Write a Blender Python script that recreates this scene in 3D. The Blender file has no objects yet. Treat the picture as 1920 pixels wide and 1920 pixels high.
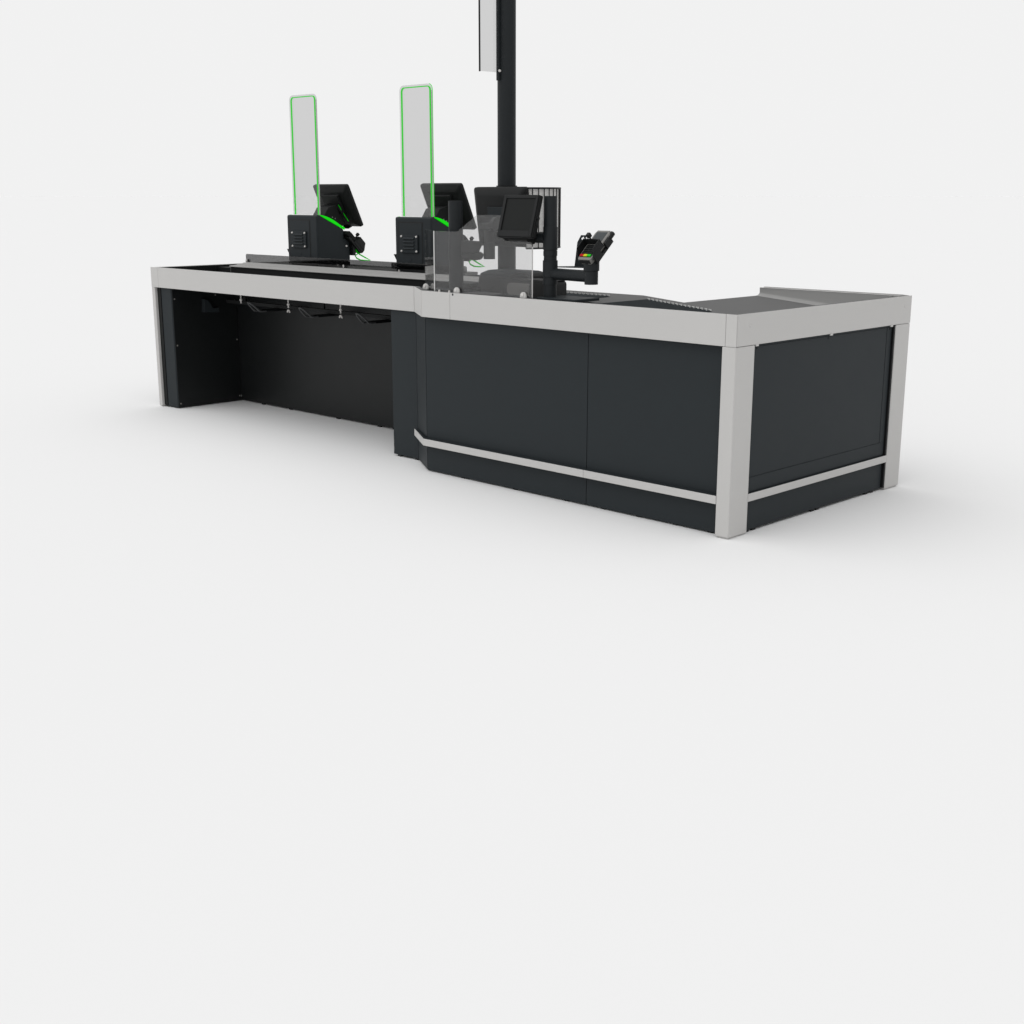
import bpy, bmesh, math, random
from mathutils import Vector, Matrix

random.seed(4)
S = bpy.context.scene
COL = S.collection
PI = math.pi

# ------------------------------------------------------------------ camera
cam_d = bpy.data.cameras.new("camera")
cam_d.sensor_width = 36.0
cam_d.lens = 2399.34 / 1920.0 * 36.0
cam_d.clip_start = 0.05
cam_d.clip_end = 3000.0
cam = bpy.data.objects.new("camera", cam_d)
COL.objects.link(cam)
YAW, PITCH = -0.7794, 0.2433
fw = Vector((math.sin(YAW) * math.cos(PITCH), math.cos(YAW) * math.cos(PITCH), -math.sin(PITCH)))
cam.location = (2.8785, -4.1502, 1.3517)
cam.rotation_euler = fw.to_track_quat('-Z', 'Y').to_euler()
S.camera = cam

# ------------------------------------------------------------------ studio light
world = bpy.data.worlds.new("World")
S.world = world
world.use_nodes = True
wn = world.node_tree.nodes
wl = world.node_tree.links
for n in list(wn):
    wn.remove(n)


def node(nt, kind, **kw):
    n = nt.nodes.new(kind)
    for k, v in kw.items():
        setattr(n, k, v)
    return n


def wmath(op, a, b=None):
    n = node(world.node_tree, 'ShaderNodeMath', operation=op)
    for i, v in enumerate((a, b)):
        if v is None:
            continue
        if isinstance(v, (int, float)):
            n.inputs[i].default_value = v
        else:
            wl.new(v, n.inputs[i])
    return n.outputs[0]


BACK = 0.882          # light grey studio backdrop round the horizon
FLOOR_ALBEDO = 0.80
# sine of elevation -> brightness of the studio: backdrop, dimmer walls, bright soft ceiling
STOPS = [(0.0, BACK, 0), (0.155, BACK, 0), (0.23, 0.56, 1), (0.42, 0.66, 1), (0.70, 1.30, 1), (1.0, 1.50, 1)]


def profile(z, k):
    for (z0, v0, s0), (z1, v1, s1) in zip(STOPS, STOPS[1:]):
        if z <= z1:
            a0, a1 = v0 * (k if s0 else 1), v1 * (k if s1 else 1)
            return a0 + (a1 - a0) * (z - z0) / (z1 - z0)
    return STOPS[-1][1] * k


lo, hi = 0.3, 3.0     # scale the ceiling so that the open floor is as light as the backdrop
for _ in range(40):
    K = (lo + hi) / 2
    E = sum(2 * profile((i + .5) / 400, K) * (i + .5) / 400 / 400 for i in range(400))
    if E * FLOOR_ALBEDO > BACK * 0.998:
        hi = K
    else:
        lo = K
tc = node(world.node_tree, 'ShaderNodeTexCoord')
sep = node(world.node_tree, 'ShaderNodeSeparateXYZ')
wl.new(tc.outputs['Generated'], sep.inputs[0])
ramp = node(world.node_tree, 'ShaderNodeValToRGB')
er = ramp.color_ramp.elements
while len(er) < len(STOPS):
    er.new(0.5)
for e_, (z_, v_, s_) in zip(er, STOPS):
    e_.position = z_
    q_ = v_ * (K if s_ else 1) / 3.0
    e_.color = (q_, q_, q_, 1)
wl.new(sep.outputs['Z'], ramp.inputs[0])
up = node(world.node_tree, 'ShaderNodeMapRange', interpolation_type='SMOOTHSTEP')
up.inputs['From Min'].default_value = 0.16
up.inputs['From Max'].default_value = 0.30
wl.new(sep.outputs['Z'], up.inputs['Value'])
side = wmath('ADD', wmath('MULTIPLY', sep.outputs['X'], -0.18), wmath('MULTIPLY', sep.outputs['Y'], -0.60))
key = wmath('ADD', wmath('MULTIPLY', side, up.outputs[0]), 1.0)
mix = wmath('MULTIPLY', wmath('MULTIPLY', ramp.outputs[0], 3.0), key)
bg = node(world.node_tree, 'ShaderNodeBackground')
wl.new(mix, bg.inputs['Strength'])
bg.inputs['Color'].default_value = (1, 1, 1, 1)
wo = node(world.node_tree, 'ShaderNodeOutputWorld')
wl.new(bg.outputs[0], wo.inputs[0])

S.render.engine = 'CYCLES'
S.view_settings.view_transform = 'Standard'
S.view_settings.look = 'None'
S.view_settings.gamma = 1.0
S.view_settings.exposure = 0.0
S.view_settings.use_curve_mapping = False
S.cycles.transparent_max_bounces = 24
S.cycles.max_bounces = 8

# ------------------------------------------------------------------ materials


def principled(name, col, rough=0.5, spec=0.3, metal=0.0, var=0.04, scale=9.0, stretch=None, bump=0.0):
    m = bpy.data.materials.new(name)
    m.use_nodes = True
    nt = m.node_tree
    p = nt.nodes['Principled BSDF']
    p.inputs['Metallic'].default_value = metal
    p.inputs['Specular IOR Level'].default_value = spec
    co = nt.nodes.new('ShaderNodeTexCoord')
    mp = nt.nodes.new('ShaderNodeMapping')
    if stretch:
        mp.inputs['Scale'].default_value = stretch
    nt.links.new(co.outputs['Object'], mp.inputs[0])
    nz = nt.nodes.new('ShaderNodeTexNoise')
    nz.inputs['Scale'].default_value = scale
    nz.inputs['Detail'].default_value = 4.0
    nt.links.new(mp.outputs[0], nz.inputs['Vector'])
    cr = nt.nodes.new('ShaderNodeMixRGB')
    cr.inputs[1].default_value = tuple(c * (1 - var) for c in col) + (1,)
    cr.inputs[2].default_value = tuple(min(1, c * (1 + var)) for c in col) + (1,)
    nt.links.new(nz.outputs['Fac'], cr.inputs[0])
    nt.links.new(cr.outputs[0], p.inputs['Base Color'])
    rr = nt.nodes.new('ShaderNodeMapRange')
    rr.inputs['To Min'].default_value = max(0.03, rough - 0.04)
    rr.inputs['To Max'].default_value = min(1, rough + 0.04)
    nt.links.new(nz.outputs['Fac'], rr.inputs['Value'])
    nt.links.new(rr.outputs[0], p.inputs['Roughness'])
    if bump:
        n2 = nt.nodes.new('ShaderNodeTexNoise')
        n2.inputs['Scale'].default_value = 900.0
        nt.links.new(co.outputs['Object'], n2.inputs['Vector'])
        b = nt.nodes.new('ShaderNodeBump')
        b.inputs['Strength'].default_value = bump
        b.inputs['Distance'].default_value = 0.0006
        nt.links.new(n2.outputs['Fac'], b.inputs['Height'])
        nt.links.new(b.outputs[0], p.inputs['Normal'])
    return m


def glassy(name, tint, rough=0.02, f0=0.04):
    """thin sheet: light passes straight through, both faces mirror by Fresnel"""
    m = bpy.data.materials.new(name)
    m.use_nodes = True
    nt = m.node_tree
    for n in list(nt.nodes):
        nt.nodes.remove(n)
    geo = nt.nodes.new('ShaderNodeNewGeometry')
    dot = nt.nodes.new('ShaderNodeVectorMath')
    dot.operation = 'DOT_PRODUCT'
    nt.links.new(geo.outputs['Normal'], dot.inputs[0])
    nt.links.new(geo.outputs['Incoming'], dot.inputs[1])

    def mth(op, a, b=None):
        n = nt.nodes.new('ShaderNodeMath')
        n.operation = op
        for i, v in enumerate((a, b)):
            if v is None:
                continue
            if isinstance(v, (int, float)):
                n.inputs[i].default_value = v
            else:
                nt.links.new(v, n.inputs[i])
        return n.outputs[0]
    c = mth('ABSOLUTE', dot.outputs['Value'])
    fr = mth('ADD', mth('MULTIPLY', mth('POWER', mth('SUBTRACT', 1.0, c), 5.0), 1 - f0), f0)
    tr = nt.nodes.new('ShaderNodeBsdfTransparent')
    tr.inputs[0].default_value = (tint, tint, tint, 1)
    gl = nt.nodes.new('ShaderNodeBsdfGlossy')
    gl.inputs['Roughness'].default_value = rough
    gl.inputs[0].default_value = (1, 1, 1, 1)
    mx = nt.nodes.new('ShaderNodeMixShader')
    nt.links.new(fr, mx.inputs[0])
    nt.links.new(tr.outputs[0], mx.inputs[1])
    nt.links.new(gl.outputs[0], mx.inputs[2])
    o = nt.nodes.new('ShaderNodeOutputMaterial')
    nt.links.new(mx.outputs[0], o.inputs[0])
    return m


def emitter(name, col, strength=1.0):
    m = bpy.data.materials.new(name)
    m.use_nodes = True
    nt = m.node_tree
    p = nt.nodes['Principled BSDF']
    p.inputs['Base Color'].default_value = (0.004, 0.05, 0.004, 1)
    p.inputs['Emission Color'].default_value = tuple(col) + (1,)
    p.inputs['Emission Strength'].default_value = strength
    p.inputs['Specular IOR Level'].default_value = 0.1
    return m


M = {}
M['anthracite'] = principled('anthracite_powder_coat', (0.0222, 0.0268, 0.0296), 0.5, 0.13, bump=0.05)
M['inner'] = principled('shaded_inner_board', (0.0086, 0.0097, 0.0100), 0.42, 0.24)  # black board finish, with the shade of the knee recess put into its colour
M['black'] = principled('black_plastic', (0.0065, 0.0072, 0.0077), 0.5, 0.25, bump=0.05)
M['dark'] = principled('dark_grey_plastic', (0.0095, 0.0102, 0.0104), 0.55, 0.16, bump=0.05)
M['tube'] = principled('anthracite_tube', (0.0120, 0.0145, 0.0162), 0.5, 0.2)
M['silver'] = principled('silver_grey_metal', (0.512, 0.505, 0.494), 0.5, 0.15, var=0.012, scale=3.0)
M['steel'] = principled('dull_steel_sheet', (0.128, 0.128, 0.127), 0.62, 0.06, var=0.02, scale=30.0)
M['mid'] = principled('mid_grey_plastic', (0.030, 0.031, 0.031), 0.5, 0.2)
M['deck'] = principled('deck_steel', (0.30, 0.296, 0.29), 0.55, 0.08, var=0.02, scale=30.0)
M['splash'] = principled('chute_back_steel', (0.31, 0.308, 0.303), 0.5, 0.1, var=0.02, scale=30.0)
M['shelf'] = principled('shelf_grey', (0.26, 0.26, 0.258), 0.6, 0.08)
M['belt'] = principled('belt_rubber', (0.0190, 0.0215, 0.0230), 0.7, 0.12, var=0.06, scale=60)
M['screw'] = principled('bright_screw', (0.62, 0.60, 0.58), 0.35, 0.5, metal=0.0)
M['grip'] = principled('grey_casing', (0.20, 0.195, 0.185), 0.5, 0.2)
M['screen'] = principled('screen_glass', (0.0085, 0.0095, 0.0092), 0.4, 0.14, var=0.01)
M['lcd'] = principled('lcd_glass', (0.045, 0.052, 0.055), 0.4, 0.2, var=0.02)
M['white'] = principled('white_plastic', (0.7, 0.7, 0.69), 0.4, 0.4)
M['red'] = principled('red_key', (0.47, 0.006, 0.008), 0.5, 0.2)
M['yellow'] = principled('yellow_key', (0.60, 0.57, 0.01), 0.5, 0.2)
M['green_key'] = principled('green_key', (0.01, 0.52, 0.01), 0.5, 0.2)
M['wire'] = principled('lit_grey_wire', (0.06, 0.062, 0.064), 0.45, 0.3)  # paler grey: the light falling on the hook tips is put into this colour
M['glass'] = glassy('clear_sheet', 0.835, 0.02, 0.05)
M['smoke'] = glassy('smoked_sheet', 0.38, 0.06, 0.04)
M['led'] = emitter('green_led', (0.0035, 0.63, 0.0035))
M['cord'] = principled('green_cord', (0.006, 0.74, 0.006), 0.6, 0.1)
M['frost'] = None
mf = bpy.data.materials.new('frosted_perforated_sheet')
mf.use_nodes = True
nt = mf.node_tree
p = nt.nodes['Principled BSDF']
p.inputs['Base Color'].default_value = (0.74, 0.73, 0.715, 1)
p.inputs['Roughness'].default_value = 0.5
co = nt.nodes.new('ShaderNodeTexCoord')
vo = nt.nodes.new('ShaderNodeTexVoronoi')
vo.inputs['Scale'].default_value = 260.0
nt.links.new(co.outputs['Object'], vo.inputs['Vector'])
mr = nt.nodes.new('ShaderNodeMapRange')
mr.inputs['From Min'].default_value = 0.1
mr.inputs['From Max'].default_value = 0.6
mr.inputs['To Min'].default_value = 0.70
mr.inputs['To Max'].default_value = 1.0
nt.links.new(vo.outputs['Distance'], mr.inputs['Value'])
nt.links.new(mr.outputs[0], p.inputs['Alpha'])
p.inputs['Transmission Weight'].default_value = 0.0
M['frost'] = mf

mfl = bpy.data.materials.new('studio_floor')
mfl.use_nodes = True
nt = mfl.node_tree
for n in list(nt.nodes):
    nt.nodes.remove(n)
df = nt.nodes.new('ShaderNodeBsdfDiffuse')
nzf = nt.nodes.new('ShaderNodeTexNoise')
nzf.inputs['Scale'].default_value = 0.6
cof = nt.nodes.new('ShaderNodeTexCoord')
nt.links.new(cof.outputs['Object'], nzf.inputs['Vector'])
mxf = nt.nodes.new('ShaderNodeMixRGB')
a_ = FLOOR_ALBEDO
mxf.inputs[1].default_value = (a_ * .997, a_ * .997, a_ * .997, 1)
mxf.inputs[2].default_value = (a_ * 1.003, a_ * 1.003, a_ * 1.003, 1)
nt.links.new(nzf.outputs['Fac'], mxf.inputs[0])
nt.links.new(mxf.outputs[0], df.inputs[0])
om = nt.nodes.new('ShaderNodeOutputMaterial')
nt.links.new(df.outputs[0], om.inputs[0])
M['floor'] = mfl

# ------------------------------------------------------------------ mesh helpers
ORG = {}


class MB:
    def __init__(self):
        self.bm = bmesh.new()
        self.m = Matrix.Identity(4)

    def at(self, mat):
        self.m = mat
        return self

    def _v(self, p):
        return self.bm.verts.new(self.m @ Vector(p))

    def _f(self, vs):
        try:
            return self.bm.faces.new(vs)
        except ValueError:
            return None

    def box(self, x0, x1, y0, y1, z0, z1):
        v = [self._v(q) for q in ((x0, y0, z0), (x1, y0, z0), (x1, y1, z0), (x0, y1, z0),
                                  (x0, y0, z1), (x1, y0, z1), (x1, y1, z1), (x0, y1, z1))]
        for f in ((3, 2, 1, 0), (4, 5, 6, 7), (0, 1, 5, 4), (1, 2, 6, 5), (2, 3, 7, 6), (3, 0, 4, 7)):
            self._f([v[i] for i in f])
        return self

    def loft(self, rings, cap=True, closed=True):
        R = [[self._v(q) for q in r] for r in rings]
        n = len(R[0])
        for a, b in zip(R, R[1:]):
            for i in range(n if closed else n - 1):
                j = (i + 1) % n
                self._f([a[i], a[j], b[j], b[i]])
        if cap and closed:
            self._f(list(reversed(R[0])))
            self._f(R[-1])
        return self

    def prism(self, pts, axis, a, b):
        """polygon extruded along an axis: 'x' pts=(y,z), 'y' pts=(x,z), 'z' pts=(x,y)"""
        def mk(q, t):
            return {'x': (t, q[0], q[1]), 'y': (q[0], t, q[1]), 'z': (q[0], q[1], t)}[axis]
        return self.loft([[mk(q, a) for q in pts], [mk(q, b) for q in pts]])

    def cyl(self, p0, p1, r0, r1=None, n=24):
        r1 = r0 if r1 is None else r1
        p0, p1 = Vector(p0), Vector(p1)
        d = (p1 - p0).normalized()
        u = d.orthogonal().normalized()
        w = d.cross(u)
        rings = []
        for p, r in ((p0, r0), (p1, r1)):
            rings.append([p + (u * math.cos(2 * PI * i / n) + w * math.sin(2 * PI * i / n)) * r for i in range(n)])
        return self.loft(rings)

    def tube(self, path, r, n=8, closed=False):
        pts = [Vector(q) for q in path]
        rings = []
        prev = None
        for i, q in enumerate(pts):
            if closed:
                d = pts[(i + 1) % len(pts)] - pts[i - 1]
            else:
                d = pts[min(i + 1, len(pts) - 1)] - pts[max(i - 1, 0)]
            d.normalize()
            u = prev - d * prev.dot(d) if prev is not None else d.orthogonal()
            if u.length < 1e-5:
                u = d.orthogonal()
            u.normalize()
            prev = u
            w = d.cross(u)
            rings.append([q + (u * math.cos(2 * PI * k / n) + w * math.sin(2 * PI * k / n)) * r for k in range(n)])
        if closed:
            rings.append(rings[0])
        return self.loft(rings, cap=not closed)

    def ball(self, c, r, sz=1.0):
        rings = []
        for i in range(1, 8):
            t = PI * i / 8
            rings.append([(c[0] + r * math.sin(t) * math.cos(2 * PI * k / 14), c[1] + r * math.sin(t) * math.sin(2 * PI * k / 14),
                           c[2] - r * sz * math.cos(t)) for k in range(14)])
        return self.loft(rings)

    def build(self, name, mat, parent=None, bevel=0.0, seg=2, angle=32):
        bm = self.bm
        bmesh.ops.remove_doubles(bm, verts=bm.verts, dist=1e-6)
        bmesh.ops.recalc_face_normals(bm, faces=bm.faces)
        org = ORG.get(parent.name, Vector((0, 0, 0))) if parent else Vector((0, 0, 0))
        for v in bm.verts:
            v.co -= org
        me = bpy.data.meshes.new(name)
        bm.to_mesh(me)
        bm.free()
        me.materials.append(mat)
        for pl in me.polygons:
            pl.use_smooth = True
        me.set_sharp_from_angle(angle=math.radians(angle))
        o = bpy.data.objects.new(name, me)
        COL.objects.link(o)
        if parent:
            o.parent = parent
        ORG[o.name] = org
        if bevel:
            md = o.modifiers.new('bevel', 'BEVEL')
            md.width = bevel
            md.segments = seg
            md.limit_method = 'ANGLE'
            md.angle_limit = math.radians(30)
            md.harden_normals = True
        return o


def thing(name, loc, label, cat, group=None):
    o = bpy.data.objects.new(name, None)
    o.empty_display_size = 0.1
    COL.objects.link(o)
    o.location = loc
    ORG[o.name] = Vector(loc)
    o['label'] = label
    o['category'] = cat
    if group:
        o['group'] = group
    return o


def tag(o, label, cat, group=None):
    o['label'] = label
    o['category'] = cat
    if group:
        o['group'] = group
    return o


def copy_tree(o, parent=None):
    c = o.copy()
    COL.objects.link(c)
    if parent:
        c.parent = parent
    for ch in list(o.children):
        copy_tree(ch, c)
    return c


def one(name, mat, parent, *box, bevel=0.0):
    return MB().box(*box).build(name, mat, parent, bevel)


def rrect(x0, x1, z0, z1, r, n=6, corners=(1, 1, 1, 1)):
    """rounded rectangle outline (bl, br, tr, tl)"""
    out = []
    for (cx, cz, a0, on, px, pz) in ((x0 + r, z0 + r, PI, corners[0], x0, z0), (x1 - r, z0 + r, 1.5 * PI, corners[1], x1, z0),
                                     (x1 - r, z1 - r, 0, corners[2], x1, z1), (x0 + r, z1 - r, .5 * PI, corners[3], x0, z1)):
        if not on:
            out.append((px, pz))
            continue
        for i in range(n + 1):
            a = a0 + .5 * PI * i / n
            out.append((cx + r * math.cos(a), cz + r * math.sin(a)))
    return out


def screw(parent, p, d, r=0.006, h=0.004, mat=None):
    p, d = Vector(p), Vector(d)
    return MB().cyl(p, p + d * h, r, r * 0.7, n=12).build('screw', mat or M['screw'], parent)


# ------------------------------------------------------------------ the surface it stands on
fl = MB()
fl.bm.faces.new([fl.bm.verts.new(q) for q in ((-900, -900, 0), (900, -900, 0), (900, 900, 0), (-900, 900, 0))])
floor = fl.build('floor', M['floor'])
floor['kind'] = 'structure'

# ------------------------------------------------------------------ checkout counter
L, W, H = 4.6365, 1.386, 0.9
YL = 0.155                      # the long left run stands back by this much
XK, XK2 = 1.842, 2.071          # ends of the slanted joint in the front
FB = 0.774                      # bottom of the silver band
ct = thing('checkout_counter', (-2.3, 0.7, 0), 'long L shaped dark grey checkout counter with a silver band and silver corner posts', 'counter')
an, sv, st = M['anthracite'], M['silver'], M['steel']

# silver band, piece by piece with hairline joints
g = 0.0007
one('fascia', sv, ct, -1.637 + g, -0.0515 - g, 0, 0.004, FB, H, bevel=0.0015)
one('fascia', sv, ct, -XK + 0.002, -1.637 - g, 0, 0.004, FB, H, bevel=0.0015)
b = MB().box(-0.0515 + g, 0, 0, 0.004, FB, H)
b.build('fascia', sv, ct, 0.0012)
MB().cyl((-1.616, -.0003, .8925), (-1.616, .002, .8925), .0055, n=14).build('screw_hole', M['black'], ct)
fr = MB().box(-0.004, 0, 0.0055, W, FB + 0.001, H)
for yy in (0.145, 0.70, 1.215):                       # little tabs under the end band
    fr.box(-0.004, 0.0025, yy - 0.009, yy + 0.009, FB - 0.006, FB + 0.003)
fr = fr.build('fascia', sv, ct, 0.0012)
for q in ((0, 0.09, 0.855), (0, 1.325, 0.855)):
    screw(fr, q, (1, 0, 0), 0.0060, 0.003, M['silver'])
dx, dy = -XK2 + XK, YL
ln = math.hypot(dx, dy)
nx, ny = dy / ln * 0.004, -dx / ln * 0.004           # inward
MB().prism([(-XK, 0), (-XK2, YL), (-XK2 + nx, YL + ny), (-XK + nx, ny)], 'z', FB, H).build('fascia', sv, ct, 0.001)
one('fascia', sv, ct, -4.552 + g, -XK2 - 0.002, YL, YL + 0.004, FB, H, bevel=0.0015)
one('fascia', sv, ct, -L, -4.552 - g, YL, YL + 0.004, FB, H, bevel=0.0012)
one('fascia', sv, ct, -L, -L + 0.004, YL + 0.005, 1.36, FB, H - 0.002, bevel=0.0012)

# corner posts
for (x0, x1, y0, y1) in ((-0.066, 0, 0, 0.131), (-0.066, 0, 1.258, W), (-L, -L + 0.036, YL, YL + 0.13), (-L, -L + 0.036, 1.24, 1.36)):
    po = one('corner_post', sv, ct, x0, x1, y0, y1, 0.006, FB - 0.0004, bevel=0.004)
    one('foot_plate', sv, po, x0 + 0.008, x1 - 0.008, y0 + 0.008, y1 - 0.008, 0, 0.0058)

# dark front panels
PY = 0.036
front = []
for (x0, x1) in ((-0.7915, -0.062), (-1.854, -0.7945)):
    front.append(one('front_panel', an, ct, x0, x1, PY, PY + 0.018, 0.007, FB + 0.03, bevel=0.001))
MB().prism([(-1.856, PY), (-2.077, 0.171), (-2.077, 0.189), (-1.856, 0.054)], 'z', 0.010, FB + 0.03).build('corner_panel', an, ct)
one('leg_panel', an, ct, -2.276, -2.080, 0.172, 0.64, 0.010, FB + 0.02, bevel=0.0015)
for x in (-0.12, -0.30, -0.50, -0.70, -0.92, -1.25, -1.60):
    one('levelling_foot', M['black'], ct, x - 0.012, x + 0.012, PY + 0.006, PY + 0.03, 0, 0.0068)
for x in (-2.10, -2.24):
    one('levelling_foot', M['black'], ct, x - 0.012, x + 0.012, 0.178, 0.2, 0, 0.0098)

# silver trim strip low on the front
TZ0, TZ1 = 0.137, 0.171
one('trim_strip', sv, ct, -0.781 + g, -0.067, 0.0, 0.004, TZ0, TZ1, bevel=0.0012)
one('trim_strip', sv, ct, -XK - 0.003, -0.781 - g, 0.0, 0.004, TZ0, TZ1, bevel=0.0012)
MB().prism([(-XK - 0.004, 0.0005), (-2.085, 0.152), (-2.083, 0.156), (-XK - 0.002, 0.0045)], 'z', TZ0, TZ1).build('trim_strip', sv, ct, 0.001)
tcore = MB().box(-XK + 0.002, -0.067, 0.0045, PY - 0.001, TZ0 + .0005, TZ1 - .0005)
tcore.prism([(-XK - 0.001, 0.0055), (-2.081, 0.157), (-2.079, 0.167), (-1.862, 0.034), (-XK + 0.001, 0.034)], 'z', TZ0 + .0005, TZ1 - .0005)
tcore.build('trim_core', an, ct)

# short end on the right: bordered panel and trim
ep = MB().box(-0.034, -0.016, 0.132, 1.243, 0.010, FB + 0.03)
ep = ep.build('end_panel', an, ct, 0.001)
ib = MB().box(-0.0158, -0.0135, 0.132, 1.198, 0.235, 0.764)
ib.build('inset_board', an, ep, 0.0008)
bd = MB().box(-0.0158, -0.0135, 0.132, 1.243, 0.173, 0.2315).box(-0.0158, -0.0135, 1.2015, 1.243, 0.232, 0.764).box(-0.0158, -0.0135, 0.132, 1.243, 0.766, 0.79)
bd.build('panel_border', an, ep, 0.0008)
for yy in (0.165, 0.70, 1.225):
    screw(ep, (-0.0135, yy, 0.757), (1, 0, 0), 0.005, 0.002, M['black'])
one('trim_strip', sv, ct, -0.004, -0.001, 0.132, 1.2575, 0.135, 0.168, bevel=0.0012)
one('trim_core', an, ct, -0.0132, -0.0045, 0.132, 1.243, 0.1355, 0.1675)
one('gap_filler', M['black'], ct, -0.030, -0.0045, 1.2462, 1.2576, 0.012, FB - .001)
one('gap_filler', M['black'], ct, -0.05, -0.036, 1.20, 1.258, 0.012, FB)
for yy in (0.16, 0.21, 0.66, 0.70, 1.12, 1.17):
    one('levelling_foot', M['black'], ct, -0.032, -0.018, yy - 0.012, yy + 0.012, 0, 0.0098)

# knee space on the left
stile = MB().box(-4.5985, -4.562, 0.172, 0.60, 0.010, FB + 0.02).build('stile', M['dark'], ct, 0.001)
stile2 = MB().prism([(-4.559, 0.176), (-4.456, 0.182), (-4.450, 0.187), (-4.450, 0.60), (-4.559, 0.60)], 'z', 0.008, FB + 0.02).build('stile', an, ct, 0.001)
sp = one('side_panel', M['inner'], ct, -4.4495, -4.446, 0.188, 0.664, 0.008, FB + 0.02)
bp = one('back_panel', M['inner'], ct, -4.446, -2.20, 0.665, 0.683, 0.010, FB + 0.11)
one('knee_ceiling', M['dark'], ct, -4.446, -2.28, 0.176, 0.664, 0.775, 0.79)
for (yy, zz) in ((0.19 + .012, 0.704), (0.202, 0.408), (0.202, 0.031), (0.504, 0.714), (0.65, 0.671), (0.652, 0.412), (0.652, 0.035)):
    screw(sp, (-4.446, yy, zz), (1, 0, 0), 0.0055, 0.003, M['grip'])
for x in (-4.2, -3.9, -3.4, -3.0, -2.86):
    one('levelling_foot', M['black'], ct, x - 0.014, x + 0.014, 0.667, 0.68, 0, 0.0098)
hb = MB().prism([(0.399, 0.695), (0.43, 0.685), (0.465, 0.632), (0.505, 0.635), (0.505, 0.605), (0.395, 0.61)], 'x', -4.446, -4.412)
hb.build('cable_bracket', M['anthracite'], ct, 0.002)
# rear and inner carcass
one('rear_panel', an, ct, -4.60, -2.72, 1.342, 1.36, 0.010, 0.874)
one('carcass_end', an, ct, -L + 0.006, -L + 0.03, 0.29, 1.235, 0.010, FB)
one('rear_panel', an, ct, -2.20, -0.742, 0.640, 0.658, 0.010, 0.83)
one('inner_panel', an, ct, -0.742, -0.724, 0.660, 1.36, 0.010, 0.79)
one('rear_panel', an, ct, -0.723, -0.07, 1.366, 1.384, 0.010, 0.80)
one('carcass_end', an, ct, -2.74, -2.722, 0.69, 1.34, 0.010, 0.872)

# tops: left run
rim = MB().box(-4.63, -2.06, YL + 0.0045, 0.186, 0.86, 0.8985).box(-4.63, -4.596, 0.187, 0.866, 0.86, 0.8985)
rim.build('rim', M['deck'], ct, 0.002)
one('conveyor_belt', M['belt'], ct, -4.592, -2.06, 0.19, 0.620, 0.82, 0.856, bevel=0.006)
wallb = MB().box(-4.597, -2.06, 0.187, 0.1895, 0.81, 0.896).box(-4.5955, -4.5925, 0.19, 0.84, 0.81, 0.8965).box(-4.43, -1.80, 0.622, 0.626, 0.81, 0.889).prism([(-4.592, .628), (-4.437, .628), (-4.592, .86)], 'z', .84, .884)
wallb.build('belt_wall', M['dark'], ct)
dpr = [(0.6265, 0.890), (0.612, 0.891), (0.610, 0.894), (0.614, 0.898), (0.624, 0.8995), (0.710, 0.8995), (0.713, 0.9045), (0.790, 0.9045), (0.793, 0.9070), (0.864, 0.9070), (0.864, 0.85), (0.6265, 0.85)]
dk = MB().loft([[(-4.43 - max(0, yy - .61) * .62, yy, zz) for yy, zz in dpr], [(-1.80, yy, zz) for yy, zz in dpr]])
dk.build('deck', M['deck'], ct, 0.0015)
one('rear_shelf', M['shelf'], ct, -4.63, -2.86, 0.866, 1.36, 0.872, 0.8915, bevel=0.002)

# tops: right run, level bed then a chute falling towards the end
ZL = 0.888


def zr(x):
    return ZL if x < -0.98 else ZL - 0.083 * (x + 0.98)


wt = MB()
YB, XE, YW = 0.640, -0.742, 1.252
wt.prism([(-1.8405, 0.031), (-1.8405, YB - .09), (-2.055, YB - .09), (-2.055, 0.188)], 'z', ZL - .02, ZL)
wt.loft([[(-1.84, 0.031, ZL - .02), (-1.84, YB, ZL - .02), (-1.84, YB, ZL), (-1.84, 0.031, ZL)],
         [(-0.98, 0.031, ZL - .02), (-0.98, YB, ZL - .02), (-0.98, YB, ZL), (-0.98, 0.031, ZL)],
         [(XE, 0.031, zr(XE) - .02), (XE, YB, zr(XE) - .02), (XE, YB, zr(XE)), (XE, 0.031, zr(XE))]], cap=True)
wt.loft([[(XE, 0.031, zr(XE) - .02), (XE, YW, zr(XE) - .02), (XE, YW, zr(XE)), (XE, 0.031, zr(XE))],
         [(-.031, 0.031, zr(-.031) - .02), (-.031, YW, zr(-.031) - .02), (-.031, YW, zr(-.031)), (-.031, 0.031, zr(-.031))]])
wt.build('worktop', st, ct)
rm = MB().box(-1.838, -0.031, 0.0045, 0.030, 0.79, 0.8985).box(-0.0305, -0.0045, 0.0045, 1.2515, 0.79, 0.8985)
rm.prism([(-XK + .003, 0.0045), (-XK2 + .003, YL + .0045), (-XK2 + .012, YL + 0.031), (-XK + 0.003, 0.03)], 'z', 0.86, 0.8975)
rm.build('rim', st, ct, 0.0012)
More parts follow.
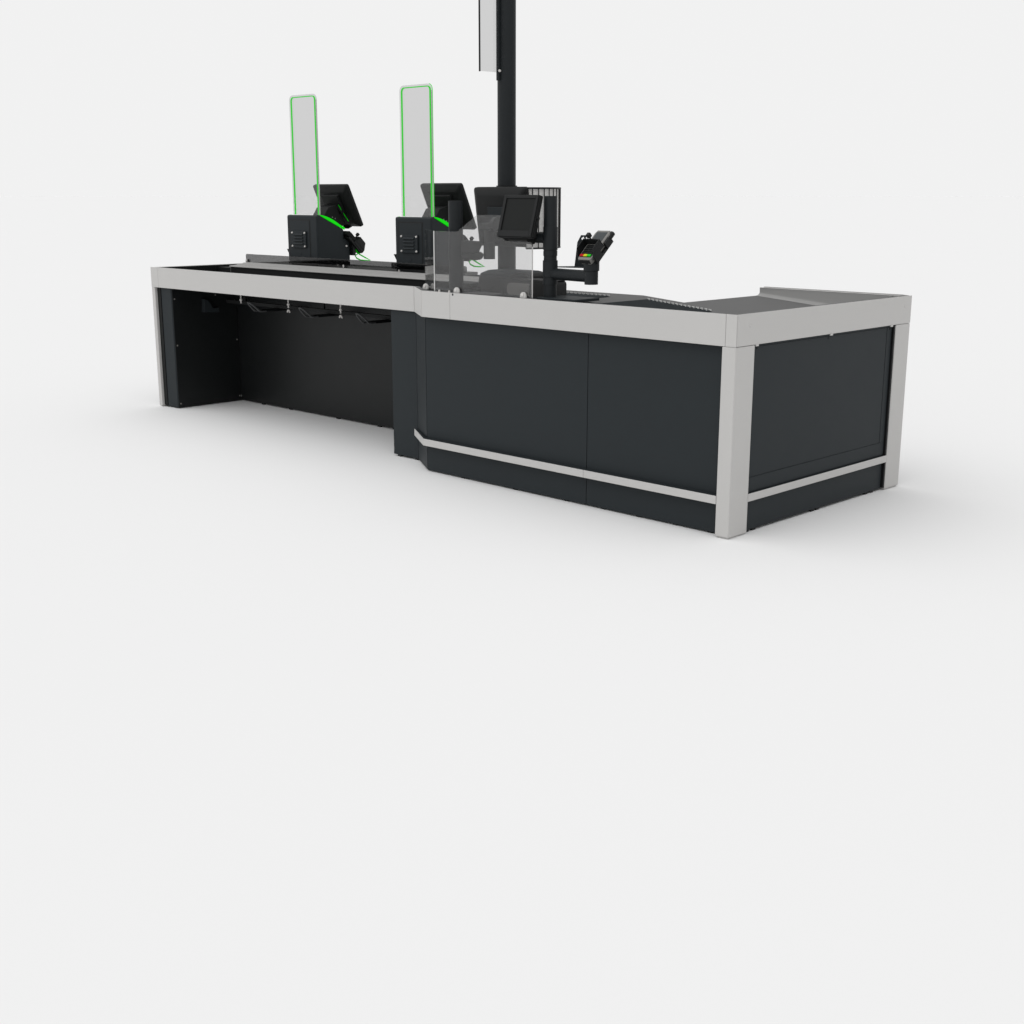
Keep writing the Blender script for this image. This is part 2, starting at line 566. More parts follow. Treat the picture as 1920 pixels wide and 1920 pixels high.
# raised back of the chute, with a rounded foot
sw = MB()
prof = []
for i in range(9):
    a = .5 * PI * i / 8
    prof.append((YW - 0.030 + 0.030 * math.sin(a), 0.0005 + 0.016 * (1 - math.cos(a))))
ra, rb = [], []
for x, ring in ((XE, ra), (-0.031, rb)):
    for (yy, dz) in prof:
        ring.append((x, yy, zr(x) + dz))
    ring.append((x, YW, 0.9045))
    ring.append((x, YW + 0.012, 0.9045))
    ring.append((x, YW + 0.012, 0.78))
    ring.append((x, YW - 0.030, zr(x) - 0.004))
sw.loft([ra, rb])
sw.build('splash_back', M['splash'], ct, 0.0)
one('splash_lip', sv, ct, XE, -0.05, YW - .0012, YW + .0115, 0.9047, 0.9068, bevel=0.0008)
sc_top = MB().prism([(YW + 0.0125, 0.80), (YW + 0.0125, 0.9040), (YW + 0.03, 0.9040), (YW + 0.034, 0.9085), (YW + 0.05, 0.9085), (1.384, 0.8985), (1.384, 0.80)], 'x', XE, -0.0045)
sc_top.build('rear_ledge', M['deck'], ct, 0.001)

# roller beds let into the worktop
for (x0, x1, y0, y1, n) in ((-1.47, -1.030, 0.06, 0.455, 17), (-0.868, -0.498, 0.06, 0.522, 16)):
    zf = lambda x, d: zr(x) + d
    rb_ = MB().loft([[(x0, y0, zf(x0, .0005)), (x0, y1, zf(x0, .0005)), (x0, y1, zf(x0, .0025)), (x0, y0, zf(x0, .0025))],
                     [(x1, y0, zf(x1, .0005)), (x1, y1, zf(x1, .0005)), (x1, y1, zf(x1, .0025)), (x1, y0, zf(x1, .0025))]])
    rb_ = rb_.build('roller_bed', M['anthracite'], ct)
    for i in range(n):
        x = x0 + (x1 - x0) * (i + .5) / n
        w = (x1 - x0) / n
        z = zr(x)
        MB().cyl((x, y0 + .004, z + .0005), (x, y1 - .004, z + .0005), 0.0065, n=10).build('roller', M['anthracite'], rb_)
        one('end_cap', M['white'], rb_, x - w * .30, x + w * .30, y1 + .0015, y1 + .0028, z + .0022, z + .0105)

# ------------------------------------------------------------------ knee space fittings
hr = MB().box(-4.30, -2.30, 0.49, 0.51, 0.672, 0.694)
for x in (-4.1, -3.285, -2.5):
    hr.box(x - .012, x + .012, 0.494, 0.506, 0.694, 0.775)
tag(hr.build('hook_rail', M['dark'], None, 0.002), 'thin dark rail slung under the silver band across the open knee space', 'rail')
HK = [(-3.775, 'bag hook nearest the side panel in the open knee space'),
      (-3.255, 'bag hook in the middle of the open knee space'),
      (-2.73, 'bag hook nearest the closed front in the open knee space')]
h0 = thing('bag_hook', (HK[0][0], 0.664, 0.655), HK[0][1], 'hook', 'dark bag hooks under the counter')
x = HK[0][0]
one('hook_arm', M['black'], h0, x - 0.004, x + 0.046, 0.372, 0.664, 0.655, 0.668, bevel=0.002)
path = []
for t in range(4):
    path.append((x + 0.048, 0.40 - .012 * t, 0.660))
for k in range(10):
    a = PI * k / 9
    path.append((x + .021 + .027 * math.cos(a) - .0 * k, 0.352 - 0.06 * math.sin(a), 0.662 + 0.055 * math.sin(a)))
for t in range(4):
    path.append((x - 0.006, 0.364 + .012 * t, 0.660))
MB().tube(path, 0.0055).build('hook_tip', M['wire'], h0)
for (xx, lb) in HK[1:]:
    c = copy_tree(h0)
    c.location.x = xx
    c['label'] = lb
CL = [(-4.07, 'small white clamp screw nearest the side panel under the silver band'),
      (-3.565, 'small white clamp screw between the first and middle bag hooks'),
      (-3.056, 'small white clamp screw between the middle and last bag hooks')]
k0 = thing('clamp_screw', (CL[1][0], 0.45, 0.775), CL[1][1], 'clamp', 'white clamp screws under the counter')
x = CL[1][0]
MB().cyl((x, 0.45, 0.685), (x, 0.45, 0.775), 0.0046, n=10).cyl((x, 0.45, 0.700), (x, 0.45, 0.712), 0.009, n=12).build('bolt', M['screw'], k0)
pth = [(x + 0.0105 * math.cos(a), 0.45, 0.662 + 0.011 * math.sin(a)) for a in [PI * (-.12 + 1.24 * i / 10) for i in range(11)]]
MB().tube(pth, 0.0050).build('wing_nut', M['screw'], k0)
for i in (0, 2):
    c = copy_tree(k0)
    if i == 0:                                   # this one carries no nut
        for ch_ in [q for q in c.children if q.name.startswith('wing_nut')]:
            bpy.data.objects.remove(ch_)
    c.location.x = CL[i][0]
    c['label'] = CL[i][1]


# ------------------------------------------------------------------ self checkout kiosks
def kiosk(xc):
    y0, zb = 0.97, 0.8925
    k = thing('self_checkout_kiosk', (xc, 1.1, zb), '', 'kiosk', 'dark kiosk housings along the back of the counter')
    hw = 0.163
    side = [(y0, 0.922), (y0, 1.221), (y0 + .03, 1.2212), (1.19, 1.130), (1.19, 1.072), (1.238, 1.062), (1.238, 0.922)]
    hs = MB().prism(side, 'x', xc - hw, xc + hw).build('housing', an, k, 0.012, 3)
    one('plinth', M['black'], k, xc - hw + .003, xc + hw - .003, y0 + .004, 1.234, zb, 0.921)
    # service door with a thin shadow gap, vent cover with louvres
    dx0, dx1 = xc - 0.125, xc + 0.083
    one('door_gap', M['black'], k, dx0 - .0085, dx1 + .0085, y0 - .0008, y0 + .004, 0.930, 1.193)
    dr = one('service_door', an, k, dx0, dx1, y0 - .0022, y0 + .003, 0.933, 1.1855, bevel=0.001)
    vx0, vx1 = xc - 0.098, xc + 0.055
    vc = one('vent_cover', an, k, vx0, vx1, y0 - .013, y0 - .0023, 1.012, 1.118, bevel=0.002)
    for i in range(4):
        z = 1.032 + i * 0.0195
        MB().prism([(y0 - .0135, z), (y0 - .0215, z + .0035), (y0 - .0185, z + .010), (y0 - .0135, z + .0125)], 'x', vx0 + .028, vx1 - .028).build('louvre', an, vc, 0.001)
    for sx in (vx0 + .009, vx1 - .009):
        for sz in (1.022, 1.108):
            screw(vc, (sx, y0 - .0132, sz), (0, -1, 0), 0.0068, 0.005)
    MB().cyl((xc - .02, y0 - .0022, 0.972), (xc - .02, y0 - .0036, 0.972), 0.009, n=20).build('door_lock', an, dr)
    # light bar bulging over the sloping top
    lb = MB()
    n = 12
    for sgn, name in ((1, 'r'), (-1, 'l')):
        ra, rb = [], []
        xx = xc + sgn * (hw - .002)
        bot, top = [], []
        for i in range(n + 1):
            t = i / n
            yy = 1.003 + 0.19 * t
            zz = 1.2212 - 0.0912 * max(0, (yy - 1.0) / .19) - 0.001
            bot.append((yy, zz))
            top.append((yy, zz + 0.002 + 0.017 * math.sin(PI * min(1, t * 1.25 + .02) * .8) ** .8))
        lb.prism(bot + top[::-1], 'x', xx - .006, xx + .006)
    lb.build('light_bar', M['led'], k)
    # tray folded out on the side away from us
    MB().prism([(xc - hw - .052, 0.998), (xc - hw - .001, 0.998), (xc - hw - .001, 0.945), (xc - hw - .018, 0.950)], 'y', 1.0, 1.06).build('side_tray', M['dark'], k)
    for (xx, yy) in ((xc - hw + .05, y0 - .016), (xc + hw + .065, 1.08)):
        ft = MB().box(xx - .02, xx + .02, yy - .012, yy + .016, zb, zb + .005).build('fixing_lug', M['black'], k)
        MB().cyl((xx, yy, zb + .005), (xx, yy, zb + .018), 0.0065, 0.005, n=12).build('screw', M['screw'], ft)
    ap = MB().cyl((xc + hw - .0005, 1.204, 1.022), (xc + hw + .004, 1.204, 1.022), .0065, n=12).build('screw', M['screw'], k)
    return k


KL = ['left dark grey kiosk housing with a louvred vent, the farther one along the counter',
      'right dark grey kiosk housing with a louvred vent, partly behind the clear screen']
K1 = kiosk(-4.11)
K1['label'] = KL[0]
K2 = copy_tree(K1)
K2.location.x += 1.10
K2['label'] = KL[1]


def monitor(name, xc, w, ytop, ztop, ybot, zbot, label, group=None):
    """screen seen from behind; leans so that the screen looks up and away"""
    top, bot = Vector((0, ytop, ztop)), Vector((0, ybot, zbot))
    up = (top - bot).normalized()
    nrm = Vector((0, up.z, -up.y))           # towards the screen side (+y)
    hgt = (top - bot).length
    mat = Matrix(((1, 0, 0, xc), (0, nrm.y, up.y, bot.y), (0, nrm.z, up.z, bot.z), (0, 0, 0, 1)))
    t = thing(name, (xc, ybot, zbot), label, 'monitor', group)
    hw = w / 2
    mb = MB().at(mat)
    o1 = rrect(-hw, hw, 0, hgt, 0.014)
    o2 = rrect(-hw + .004, hw - .004, .004, hgt - .004, 0.013)
    o3 = rrect(-hw + .032, hw - .032, .030, hgt - .034, 0.012)
    o4 = rrect(-hw + .036, hw - .036, .034, hgt - .038, 0.010)
    mb.loft([[(a, .034, b_) for a, b_ in o1], [(a, .018, b_) for a, b_ in o1], [(a, .013, b_) for a, b_ in o2],
             [(a, -.004, b_) for a, b_ in o3], [(a, -.006, b_) for a, b_ in o4]])
    mb.build('casing', M['dark'], t)
    sb = MB().at(mat).box(-hw + .012, hw - .012, .0345, .036, .014, hgt - .012)
    sb.build('screen', M['screen'], t)
    return t, mat, hgt


m1, mm, mh = monitor('touch_monitor', -4.11, 0.366, 1.19, 1.404, 1.31, 1.137,
                     'black touch monitor leaning on the left kiosk, seen from behind', 'touch monitors on the kiosks')
x = -4.11
bk = MB().at(mm).box(-.075, .10, -.028, -.0065, .115, mh - .055)
bk.build('rear_box', M['dark'], m1, 0.004)
ba = MB().at(mm).prism([(-.06, .17), (.075, .17), (.105, .115), (-.09, .115)], 'y', -.040, -.0285)
ba.build('mount_plate', M['dark'], m1, 0.002)
stn = MB().prism([(1.075, 1.182), (1.135, 1.268), (1.215, 1.285), (1.275, 1.160), (1.19, 1.130)], 'x', x - .05, x + .075).build('stand', M['dark'], m1, 0.002)
for q in ((x + .075, 1.165, 1.205), (x + .075, 1.188, 1.196)):
    screw(stn, q, (1, 0, 0), 0.005, 0.003, M['grip'])
MB().at(mm).tube([(.084, -.030, .175), (.10, -.024, .10), (.112, -.020, .055)], 0.0022).build('green_line', M['cord'], m1)  # thin green tube down the back of the monitor
MB().at(mm).box(-.02, .06, -.004, .03, -.008, 0.0).build('speaker_bar', M['black'], m1, .002)
c2 = copy_tree(m1)
c2.location.x += 1.085
c2['label'] = 'black touch monitor leaning on the right kiosk, seen from behind'


# tall clear status panels
def status_panel(xc, label, back_line):
    y0 = 1.012
    hw, zt, zb = 0.1385, 1.971, 1.2225
    t = thing('status_panel', (xc, y0, zb), label, 'panel', 'tall clear panels standing on the kiosks')
    MB().prism(rrect(xc - hw, xc + hw, zb, zt, 0.034, 8, (0, 0, 1, 1)), 'y', y0, y0 + 0.014).build('clear_sheet', M['glass'], t, 0.0)
    ins = 0.0105
    o = [(a, b_) for a, b_ in rrect(xc - hw + ins, xc + hw - ins, zb + .001, zt - ins, 0.026, 8, (0, 0, 1, 1))]
    o = [o[1]] + o[2:] + [o[0]]              # open strip: up the right side, over the top, down the left
    lw = 0.0050

    def ring(q, prv, nxt):
        d = Vector((nxt[0] - prv[0], nxt[1] - prv[1])).normalized()
        n_ = Vector((-d.y, d.x)) * lw
        return [(q[0], y0 + .002, q[1]), (q[0] + n_.x, y0 + .002, q[1] + n_.y), (q[0] + n_.x, y0 + .0115, q[1] + n_.y), (q[0], y0 + .0115, q[1])]
    rings = [ring(q, o[max(i - 1, 0)], o[min(i + 1, len(o) - 1)]) for i, q in enumerate(o)]
    MB().loft(rings).build('light_strip', M['led'], t)
    one('side_edge', M['silver'], t, xc + hw + .0002, xc + hw + .0014, y0 + .0015, y0 + .0105, zb + .001, zt - .036)
    if back_line:  # glowing tube stands for the light strip's reflection in the sheet edge
        z1 = zt - .034
        pth = [(xc + hw + .0008, y0 + .0125, zb + .001)]
        pth += [(xc + hw - .034 + .0348 * math.cos(a), y0 + .0125, z1 + .0348 * math.sin(a)) for a in [PI * .5 * i / 8 for i in range(8)]]
        MB().tube(pth, 0.0017, 6).build('edge_reflection', M['led'], t)
    return t


status_panel(-4.113, 'tall clear panel outlined with a green light strip on the left kiosk', False)
status_panel(-3.017, 'tall clear panel outlined with a green light strip on the right kiosk', True)


# card terminals: one on each kiosk (seen from behind) and one on the arm
def terminal(name, mat, label, group=None, loc=(0, 0, 0), casing=None):
    """local: x across, y along the body (0 keypad end .. .2 screen end), z out of the face"""
    t = thing(name, loc, label, 'card terminal', group)
    casing = casing or M['grip']
    mat = mat @ Matrix.Diagonal((.95, .86, 1, 1))
    body = MB().at(mat)
    o = [(-.040, .012), (-.034, 0), (.034, 0), (.040, .012), (.042, .10), (.043, .185), (.036, .205), (-.036, .205), (-.043, .185), (-.042, .10)]
    body.loft([[(a * .82, b_, -.030) for a, b_ in o], [(a, b_, -.016) for a, b_ in o], [(a, b_, -.002) for a, b_ in o], [(a * .94, .004 + b_ * .97, 0.0) for a, b_ in o]])
    body.build('casing', casing, t)
    MB().at(mat).box(-.031, .031, .108, .190, .0003, .0015).build('screen', M['lcd'], t)
    kp = MB().at(mat).box(-.034, .034, .014, .100, .0003, .0012).build('keypad', M['black'], t)
    for r in range(4):
        for q in range(3):
            MB().at(mat).box(-.029 + q * .020, -.011 + q * .020, .034 + r * .0155, .045 + r * .0155, .0014, .004).build('key', M['dark'], kp)
    for q, mt in enumerate(('red', 'yellow', 'green_key')):
        MB().at(mat).box(-.031 + q * .0215, -.0115 + q * .0215, .017, .029, .0014, .006).build('key', M[mt], kp)
    hd = MB().at(mat)
    hd.prism([(.008, -.012), (.040, .030), (.104, .030), (.112, -.012)], 'x', -.049, -.0455)
    hd.prism([(.008, -.012), (.040, .030), (.104, .030), (.112, -.012)], 'x', .0455, .049)
    hd.box(-.049, .049, .104, .108, .000, .030)
    hd.build('privacy_hood', M['black'], t)
    cr = MB().at(mat)
    cr.box(-.047, -.0435, .02, .12, -.036, -.004).box(.0435, .050, .02, .075, -.040, .006).box(-.047, .047, .02, .18, -.044, -.0305)
    cr.box(.042, .052, .12, .165, -.04, -.006)
    cr.build('cradle', M['black'], t, .001)
    MB().at(mat).cyl((-.015, .112, .001), (-.015, .118, .030), .004, n=10).box(-.024, -.006, .108, .128, .0305, .050).build('stylus_clip', M['black'], t, .002)
    MB().at(mat).box(-.030, .030, -.004, .0, -.024, -.006).build('card_slot', M['black'], t)
    MB().at(mat).cyl((.038, .17, -.02), (.038, .21, -.02), .012, n=14).build('cable_knuckle', M['black'], t)
    return t


def frame(o, xa, ya):
    xa, ya = Vector(xa).normalized(), Vector(ya).normalized()
    za = xa.cross(ya).normalized()
    return Matrix(((xa.x, ya.x, za.x, o[0]), (xa.y, ya.y, za.y, o[1]), (xa.z, ya.z, za.z, o[2]), (0, 0, 0, 1)))


# kiosk terminals look away from us (towards the shopper): keypad end low and far
mk = frame((-3.952, 1.335, 0.992), (-1, 0, 0), (0, -0.69, 0.72))
tk = terminal('card_terminal', mk, 'black card terminal tilted on the far side of the left kiosk, seen from behind', 'card terminals on the kiosks', (-3.955, 1.30, 1.0), M['dark'])
MB().box(-3.995, -3.92, 1.2385, 1.262, 0.96, 1.055).build('holder', M['black'], tk, .004)
gp = [(-3.93, 1.250, 1.006), (-3.93, 1.275, 0.982), (-3.93, 1.286, 0.970), (-3.93, 1.262, 0.957), (-3.93, 1.275, 0.941), (-3.93, 1.305, 0.928), (-3.93, 1.345, 0.924), (-3.93, 1.392, 0.923), (-3.93, 1.35, 0.941), (-3.93, 1.30, 0.965), (-3.93, 1.275, 0.99), (-3.93, 1.262, 1.006)]
MB().tube(gp, 0.0044, 6).build('coiled_cord', M['cord'], tk)
MB().tube([(-3.94, 1.268, 1.010), (-3.94, 1.29, 0.985), (-3.94, 1.305, 0.968)], 0.0065, 6).build('cord_end', M['cord'], tk)
tk2 = copy_tree(tk)
tk2.location.x += 1.095
tk2['label'] = 'black card terminal on the far side of the right kiosk, seen through the clear screen'

# low smoked guards in front of the kiosks
for (x0, x1, z0, lab) in ((-4.64, -3.06, 0.893, 'long low smoked guard strip in front of the left kiosk'),
                          (-3.10, -2.446, 0.921, 'short low smoked guard strip in front of the right kiosk')):
    y = 0.884 if x0 < -4 else 0.874
    t = thing('smoked_guard', (x0, y, z0), lab, 'guard strip', 'low smoked guards behind the belt')
    cor = (0, 1, 1, 1) if x0 < -4 else (1, 1, 1, 1)
    MB().prism(rrect(x0, x1, z0, 0.9595, 0.012, 5, cor), 'y', y, y + .004).build('smoked_sheet', M['smoke'], t)
    for xx in ((x0 + .025, x1 - 0.5) if x0 < -4 else (x1 - .03,)):
        lg = MB().prism([(xx - .016, .9055), (xx + .022, .9055), (xx + .012, .925), (xx - .012, .925)], 'y', y - .010, y - .001).build('bracket', M['black'], t)
        MB().cyl((xx, y - .010, .909), (xx, y - .010, .926), .0052, n=10).build('screw', M['screw'], lg)

# ------------------------------------------------------------------ tall pole with a hanging sign
pc = (-1.753, 0.50)
pl = thing('tall_pole', (pc[0], pc[1], 0.9), 'tall round dark pole rising out of the counter behind the monitors', 'pole')
MB().cyl((pc[0], pc[1], 0.9085), (pc[0], pc[1], 3.1), 0.0452, n=40).build('tube', M['tube'], pl)
MB().cyl((pc[0], pc[1], 0.8995), (pc[0], pc[1], 0.93), 0.075, 0.055, n=32).build('base_flange', M['tube'], pl)
ca = MB().cyl((pc[0], pc[1], 1.384), (pc[0], pc[1], 1.394), 0.052, n=32).build('clamp_ring', M['black'], pl)
sg = thing('sign_panel', (-1.765, 0.40, 1.89), 'pale see-through sign panel clipped to the side of the tall pole', 'sign')
br = one('bracket', M['tube'], sg, -1.765, -1.750, 0.4405, 0.4545, 1.888, 2.9, bevel=.001)
one('bracket_back', M['tube'], sg, -1.765, -1.751, 0.4550, 0.4640, 1.888, 2.9)
one('clear_sheet', M['glass'], sg, -1.767, -1.759, 0.330, 0.440, 1.925, 2.9)
one('edge_profile', M['dark'], sg, -1.767, -1.759, 0.3255, 0.3295, 1.923, 2.9)
MB().cyl((-1.7498, 0.447, 1.932), (-1.743, 0.447, 1.932), .007, .005, n=14).build('screw', M['screw'], sg)

# ------------------------------------------------------------------ curved wire cage
cx, cy, R_ = -1.665, 0.50, 0.202
cg = thing('wire_cage', (cx, cy, 1.10), 'curved black wire cage with a frosted liner behind the two small screens', 'cage')
Z0, Z1 = 1.098, 1.381


def az(d):
    a = math.radians(d)
    return math.cos(a), math.sin(a)


angs = [45.3 - 9.1 * i for i in range(-1, 10)]
for d in angs:
    u, v = az(d)
    MB().cyl((cx + R_ * u, cy + R_ * v, Z0), (cx + R_ * u, cy + R_ * v, Z1), 0.0026, n=8).build('wire', M['black'], cg)
for z in (Z0, Z1):
    MB().tube([(cx + R_ * az(d)[0], cy + R_ * az(d)[1], z) for d in [angs[-1] + (angs[0] - angs[-1]) * i / 40 for i in range(41)]], 0.0042).build('hoop', M['black'], cg)
fm = MB()
fa = [angs[-1] + (angs[0] - angs[-1]) * i / 48 for i in range(49)]
ri = R_ - .008
fm.loft([[(cx + (ri - e) * az(d)[0], cy + (ri - e) * az(d)[1], z) for (e, z) in ((0, Z0 + .004), (0, Z1 - .004), (.003, Z1 - .004), (.003, Z0 + .004))] for d in fa])
fm.build('frosted_liner', M['frost'], cg)
one('carrier', M['tube'], cg, -1.706, -1.50, 0.40, 0.455, 1.105, 1.165, bevel=.004)

# ------------------------------------------------------------------ posts on the front rim
# post with customer display and payment arm
px, py = -1.083, 0.102
p1 = thing('equipment_post', (px, py, 0.9), 'dark tubular post with two collars carrying the small display and the payment arm', 'post', 'tubular posts on the front edge')
pt = MB().cyl((px, py, 0.905), (px, py, 1.345), 0.0292, n=36).build('tube', M['tube'], p1)
for (z0, z1, r) in ((1.112, 1.212, .0325), (1.108 - .022, 1.109, .0315), (0.992, 1.066, .0335), (0.960, 0.990, .0325)):
    MB().cyl((px, py, z0), (px, py, z1), r, n=36).build('collar', M['tube'], p1, .001)
ar = MB().cyl((px, py, 1.008), (-0.842, 0.094, 1.006), 0.0255, n=28).build('arm', M['tube'], p1)
MB().cyl((-0.832, 0.094, 0.972), (-0.832, 0.094, 1.03), 0.0295, n=30).build('arm_end', M['tube'], p1, .001)
MB().cyl((-0.832, 0.094, 1.0305), (-0.832, 0.094, 1.092), 0.0345, n=30).build('swivel', M['tube'], p1, .001)
MB().cyl((px, py, 1.165), (-1.225, 0.095, 1.165), 0.0245, n=28).build('arm', M['tube'], p1)
one('base_plate', M['anthracite'], p1, px - .03, px + .20, 0.045, 0.21, 0.8935, 0.9055, bevel=.002)

# second post with the articulated monitor arm
qx, qy = -1.70, 0.102
p2 = thing('equipment_post', (qx, qy, 0.9), 'dark tubular post behind the clear screen carrying the large monitor arm', 'post', 'tubular posts on the front edge')
MB().cyl((qx, qy, 0.8985), (qx, qy, 1.322), 0.0345, n=36).build('tube', M['tube'], p2)
MB().cyl((qx, qy, 1.045), (qx, qy, 1.15), 0.0375, n=36).build('collar', M['tube'], p2, .001)
tx, ty = -1.572, 0.200
d = Vector((tx - qx, ty - qy, 0)).normalized()
ma = frame((qx, qy, 0), (d.x, d.y, 0), (0, 0, 1))          # x along the arm, y up, z to the side
pr = [(.015, 1.142), (.120, 1.134), (.128, 1.122), (.110, 1.088), (.090, 1.078), (.015, 1.078)]
MB().at(ma).prism(pr, 'z', -.024, .024).build('arm_cover', M['mid'], p2, .006)
MB().at(ma).prism([(.02, 1.0775), (.09, 1.0775), (.118, 1.086), (.134, 1.072), (.124, 1.052), (.10, 1.046), (.03, 1.052), (.018, 1.062)], 'z', -.021, .021).build('lower_link', M['mid'], p2, .004)
MB().at(ma).cyl((.116, 1.066, .021), (.116, 1.066, .028), .017, n=20).cyl((.03, 1.066, .021), (.03, 1.066, .024), .006, n=12).build('pivot_cap', M['mid'], p2)
MB().cyl((tx, ty, 1.052), (tx, ty, 1.128), 0.0275, n=30).build('spindle', M['mid'], p2)
MB().cyl((tx, ty, 1.129), (tx, ty, 1.186), 0.0235, n=30).build('spindle_top', M['mid'], p2)
MB().box(tx - .040, tx + .036, ty - .03, ty + .03, 1.187, 1.220).build('tilt_head', M['mid'], p2, .006)
one('mount_neck', M['mid'], p2, tx - .03, tx + .03, ty + .031, 0.355, 1.195, 1.215)
MB().cyl((tx + .0365, ty, 1.214), (tx + .058, ty, 1.214), .034, n=26).build('friction_disc', M['mid'], p2, .002)

m3, mm3, mh3 = monitor('cashier_monitor', -1.674, 0.360, 0.352, 1.383, 0.392, 1.100,
                       'larger black monitor seen from behind, on the arm behind the clear screen', None)
MB().at(mm3).box(-.065, .065, -.016, -.0065, .10, .195).build('mount_plate', M['anthracite'], m3, .002)

# customer display on the first post
top, bot = Vector((0, 0.046, 1.350)), Vector((0, -0.006, 1.166))
up_ = (top - bot).normalized()
md_ = Matrix(((1, 0, 0, -1.2030), (0, -up_.z, up_.y, bot.y), (0, up_.y, up_.z, bot.z), (0, 0, 0, 1)))
dsp = thing('customer_display', (-1.22, 0.03, 1.166), 'small black square display facing us on the collared post', 'display')
hh = (top - bot).length
MB().at(md_).prism(rrect(-.1095, .1095, 0, hh, .006, 4), 'y', -.022, 0).build('casing', M['dark'], dsp, .002)
bz = MB().at(md_)
bz.box(-.105, -.089, .0005, .0060, .004, hh - .004).box(.091, .105, .0005, .0060, .004, hh - .004)
bz.box(-.0885, .0905, .0005, .0060, .004, .030).box(-.0885, .0905, .0005, .0060, hh - .016, hh - .004)
bz.build('bezel', M['black'], dsp, .001)
MB().at(md_).box(-.0885, .0905, .0004, .0012, .0305, hh - .0165).build('screen', M['screen'], dsp)
MB().at(md_).box(-.06, .06, -.078, -.0225, -.01, .10).build('rear_mount', M['black'], dsp, .004)
MB().at(md_).cyl((.11, -.012, .09), (.116, -.012, .09), .008, n=12).box(.1098, .114, -.018, -.006, .06, .08).build('side_button', M['black'], dsp)

# payment terminal on the end of the arm
mt_ = frame((-0.832, 0.042, 1.082), (1, 0, 0), (0, 0.74, 0.67))
tp = terminal('payment_terminal', mt_, 'grey edged card terminal with red, yellow and green keys on the post arm', None, (-0.832, 0.094, 1.1))
one('tilt_bracket', M['black'], tp, -0.855, -0.809, 0.075, 0.12, 1.0925, 1.108)

# card holder plate behind the payment terminal
ch = thing('plate_stand', (-1.0, 0.25, 1.02), 'thin dark upright plate with a cut-out on a flat tray behind the payment terminal', 'stand')
MB().prism([(-1.088, 0.136), (-1.02, 0.155), (-0.945, 0.185), (-0.935, 0.21), (-1.05, 0.225), (-1.085, 0.16)], 'z', 1.034, 1.038).build('tray', M['anthracite'], ch)
pp = frame((-0.995, 0.20, 1.0385), (1, 0.0, 0), (0.06, -0.02, 1))
ul = MB().at(pp)
ul.prism([(-.029, 0), (.026, 0), (.022, .1068), (-.018, .1068)], 'z', -.002, .002)
A_, B_, C_, D_ = (-.018, .107), (.002, .138), (.033, .138), (.022, .107)
h1, h2, h3, h4 = (.0015, .1235), (.0165, .1325), (.0228, .1245), (.0085, .1145)
for q in ((A_, B_, h2, h1), (B_, C_, h3, h2), (C_, D_, h4, h3), (D_, A_, h1, h4)):
    ul.prism(q, 'z', -.002, .002)
ul.build('upright', M['anthracite'], ch)

# ------------------------------------------------------------------ clear screen on the front rim
gs = thing('clear_screen', (-1.45, 0.03, 0.9), 'clear acrylic screen with a stepped outline standing on the front edge of the counter', 'screen')
gy = 0.022
out = [(-1.768, 0.9005), (-1.120, 0.9005)]
for i in range(7):
    a = PI * .5 * i / 6
    out.append((-1.140 + .020 * math.cos(a), 1.128 + .020 * math.sin(a)))
for i in range(7):
    a = 1.5 * PI - .5 * PI * i / 6
    out.append((-1.284 + .030 * math.cos(a), 1.178 + .030 * math.sin(a)))
out += [(-1.314, 1.250)]
for i in range(4):
    a = PI * .5 * i / 3
    out.append((-1.324 + .010 * math.cos(a), 1.250 + .010 * math.sin(a)))
out += [(-1.462, 1.261), (-1.474, 1.258), (-1.600, 1.186), (-1.612, 1.1825), (-1.768, 1.183)]
MB().prism(out, 'y', gy, gy + .006).build('clear_sheet', M['glass'], gs)
rp = [(-1.7685, gy), (-1.7685, gy + .006), (-1.993, 0.171), (-1.997, 0.166)]
MB().prism(rp, 'z', 0.9005, 1.183).build('return_sheet', M['glass'], gs)
MB().cyl((-1.769, gy + .002, 0.9005), (-1.769, gy + .002, 1.183), .0028, n=10).build('edge_bead', M['white'], gs)
MB().cyl((-1.1195, gy + .003, 0.9005), (-1.1195, gy + .003, 1.127), .0026, n=10).build('edge_bead', M['silver'], gs)
for (bx, by) in ((-1.604, gy - .012), (-1.166, gy - .012), (-1.905, 0.082)):
    cl = MB().prism([(bx + .019 * math.cos(PI * i / 10), 0.8995 + .027 * math.sin(PI * i / 10) ** .75) for i in range(11)], 'y', by, by + .011).build('clamp', M['silver'], gs, .003)
    MB().cyl((bx, by - .0005, 0.916), (bx, by - .003, 0.916), .007, n=14).build('screw', M['screw'], cl)
for bx in (-1.725, -1.655):
    MB().cyl((bx, gy - .008, 0.8995), (bx, gy - .008, 0.909), .0055, .004, n=10).build('stud', M['screw'], gs)

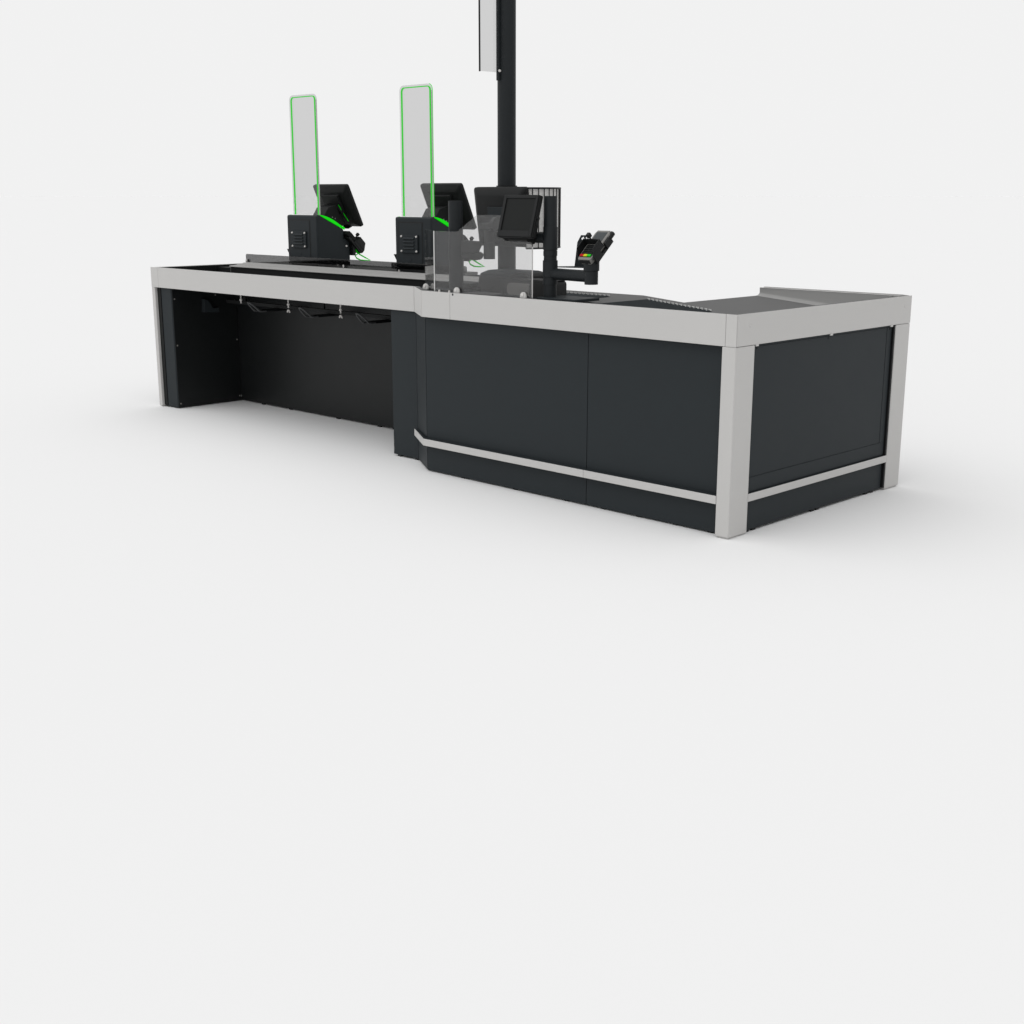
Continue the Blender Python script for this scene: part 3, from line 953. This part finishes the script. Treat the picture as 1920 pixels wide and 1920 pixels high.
# ------------------------------------------------------------------ till equipment behind the screen
sc = thing('receipt_printer', (-1.50, 0.33, 0.888), 'rounded black till printer with a humped lid behind the clear screen', 'printer')
x0, x1, y0, y1 = -1.735, -1.385, 0.265, 0.45
bm1 = MB()
bo = rrect(x0, x1, y0, y1, .03, 5)
def ins(o, k, cx_, cy_):
    return [(cx_ + (a - cx_) * k, cy_ + (b_ - cy_) * k) for a, b_ in o]
cxm, cym = (x0 + x1) / 2, (y0 + y1) / 2
bm1.loft([[(a, b_, 0.8885) for a, b_ in ins(bo, 1.0, cxm, cym)], [(a, b_, 0.935) for a, b_ in ins(bo, .995, cxm, cym)], [(a, b_, 0.955) for a, b_ in ins(bo, .98, cxm, cym)],
          [(a, b_, 0.965) for a, b_ in ins(bo, .965, cxm, cym)]])
bm1.build('body', M['mid'], sc)
MB().loft([[(a, b_, 0.966) for a, b_ in ins(bo, .955, cxm, cym)], [(a, b_, 0.977) for a, b_ in ins(bo, .93, cxm, cym)], [(a, b_, 0.991) for a, b_ in ins(bo, .74, cxm, cym)], [(a, b_, 0.994) for a, b_ in ins(bo, .66, cxm, cym)]]).build('lid', M['anthracite'], sc)
MB().prism([(-1.505, .966), (-1.50, .978), (-1.455, .990), (-1.40, .987), (-1.378, .975), (-1.370, .945), (-1.372, .935), (-1.505, .935)], 'y', 0.262, 0.42).build('paper_cover', M['black'], sc, .004)
MB().cyl((-1.625, .2655, .905), (-1.625, .262, .905), .010, n=14).build('power_button', M['black'], sc)

bx = thing('cash_box', (-1.2, 0.2, 0.888), 'low black box with rounded ends on the counter behind the collared post', 'box')
MB().prism(rrect(-1.462, -1.148, 0.8885, 0.964, .016, 5, (1, 0, 1, 1)), 'y', 0.165, 0.285).build('body', M['mid'], bx, .003)
MB().prism(rrect(-1.415, -1.262, 0.894, 0.951, .024, 6, (1, 0, 0, 1)), 'y', 0.160, 0.1645).build('front_cover', M['grip'], bx, .001)
MB().prism(rrect(-1.268, -1.156, 0.892, 0.957, .022, 6, (1, 0, 0, 1)), 'y', 0.156, 0.1598).build('front_cover', M['mid'], bx, .001)
MB().prism(rrect(-1.458, -1.152, 0.9645, 0.9685, .0015, 2), 'y', 0.169, 0.281).build('lid', M['black'], bx)

lw_ = thing('scanner_block', (-1.86, 0.28, 0.87), 'low flat dark block on the counter beside the monitor post', 'block')
MB().prism([(-1.985, .889), (-1.985, .913), (-1.965, .926), (-1.745, .926), (-1.735, .905), (-1.70, .903), (-1.70, .889)], 'y', 0.23, 0.36).build('body', M['dark'], lw_, .002)
one('plate', M['anthracite'], lw_, -1.975, -1.72, 0.16, 0.229, 0.8885, 0.8955, bevel=.001)
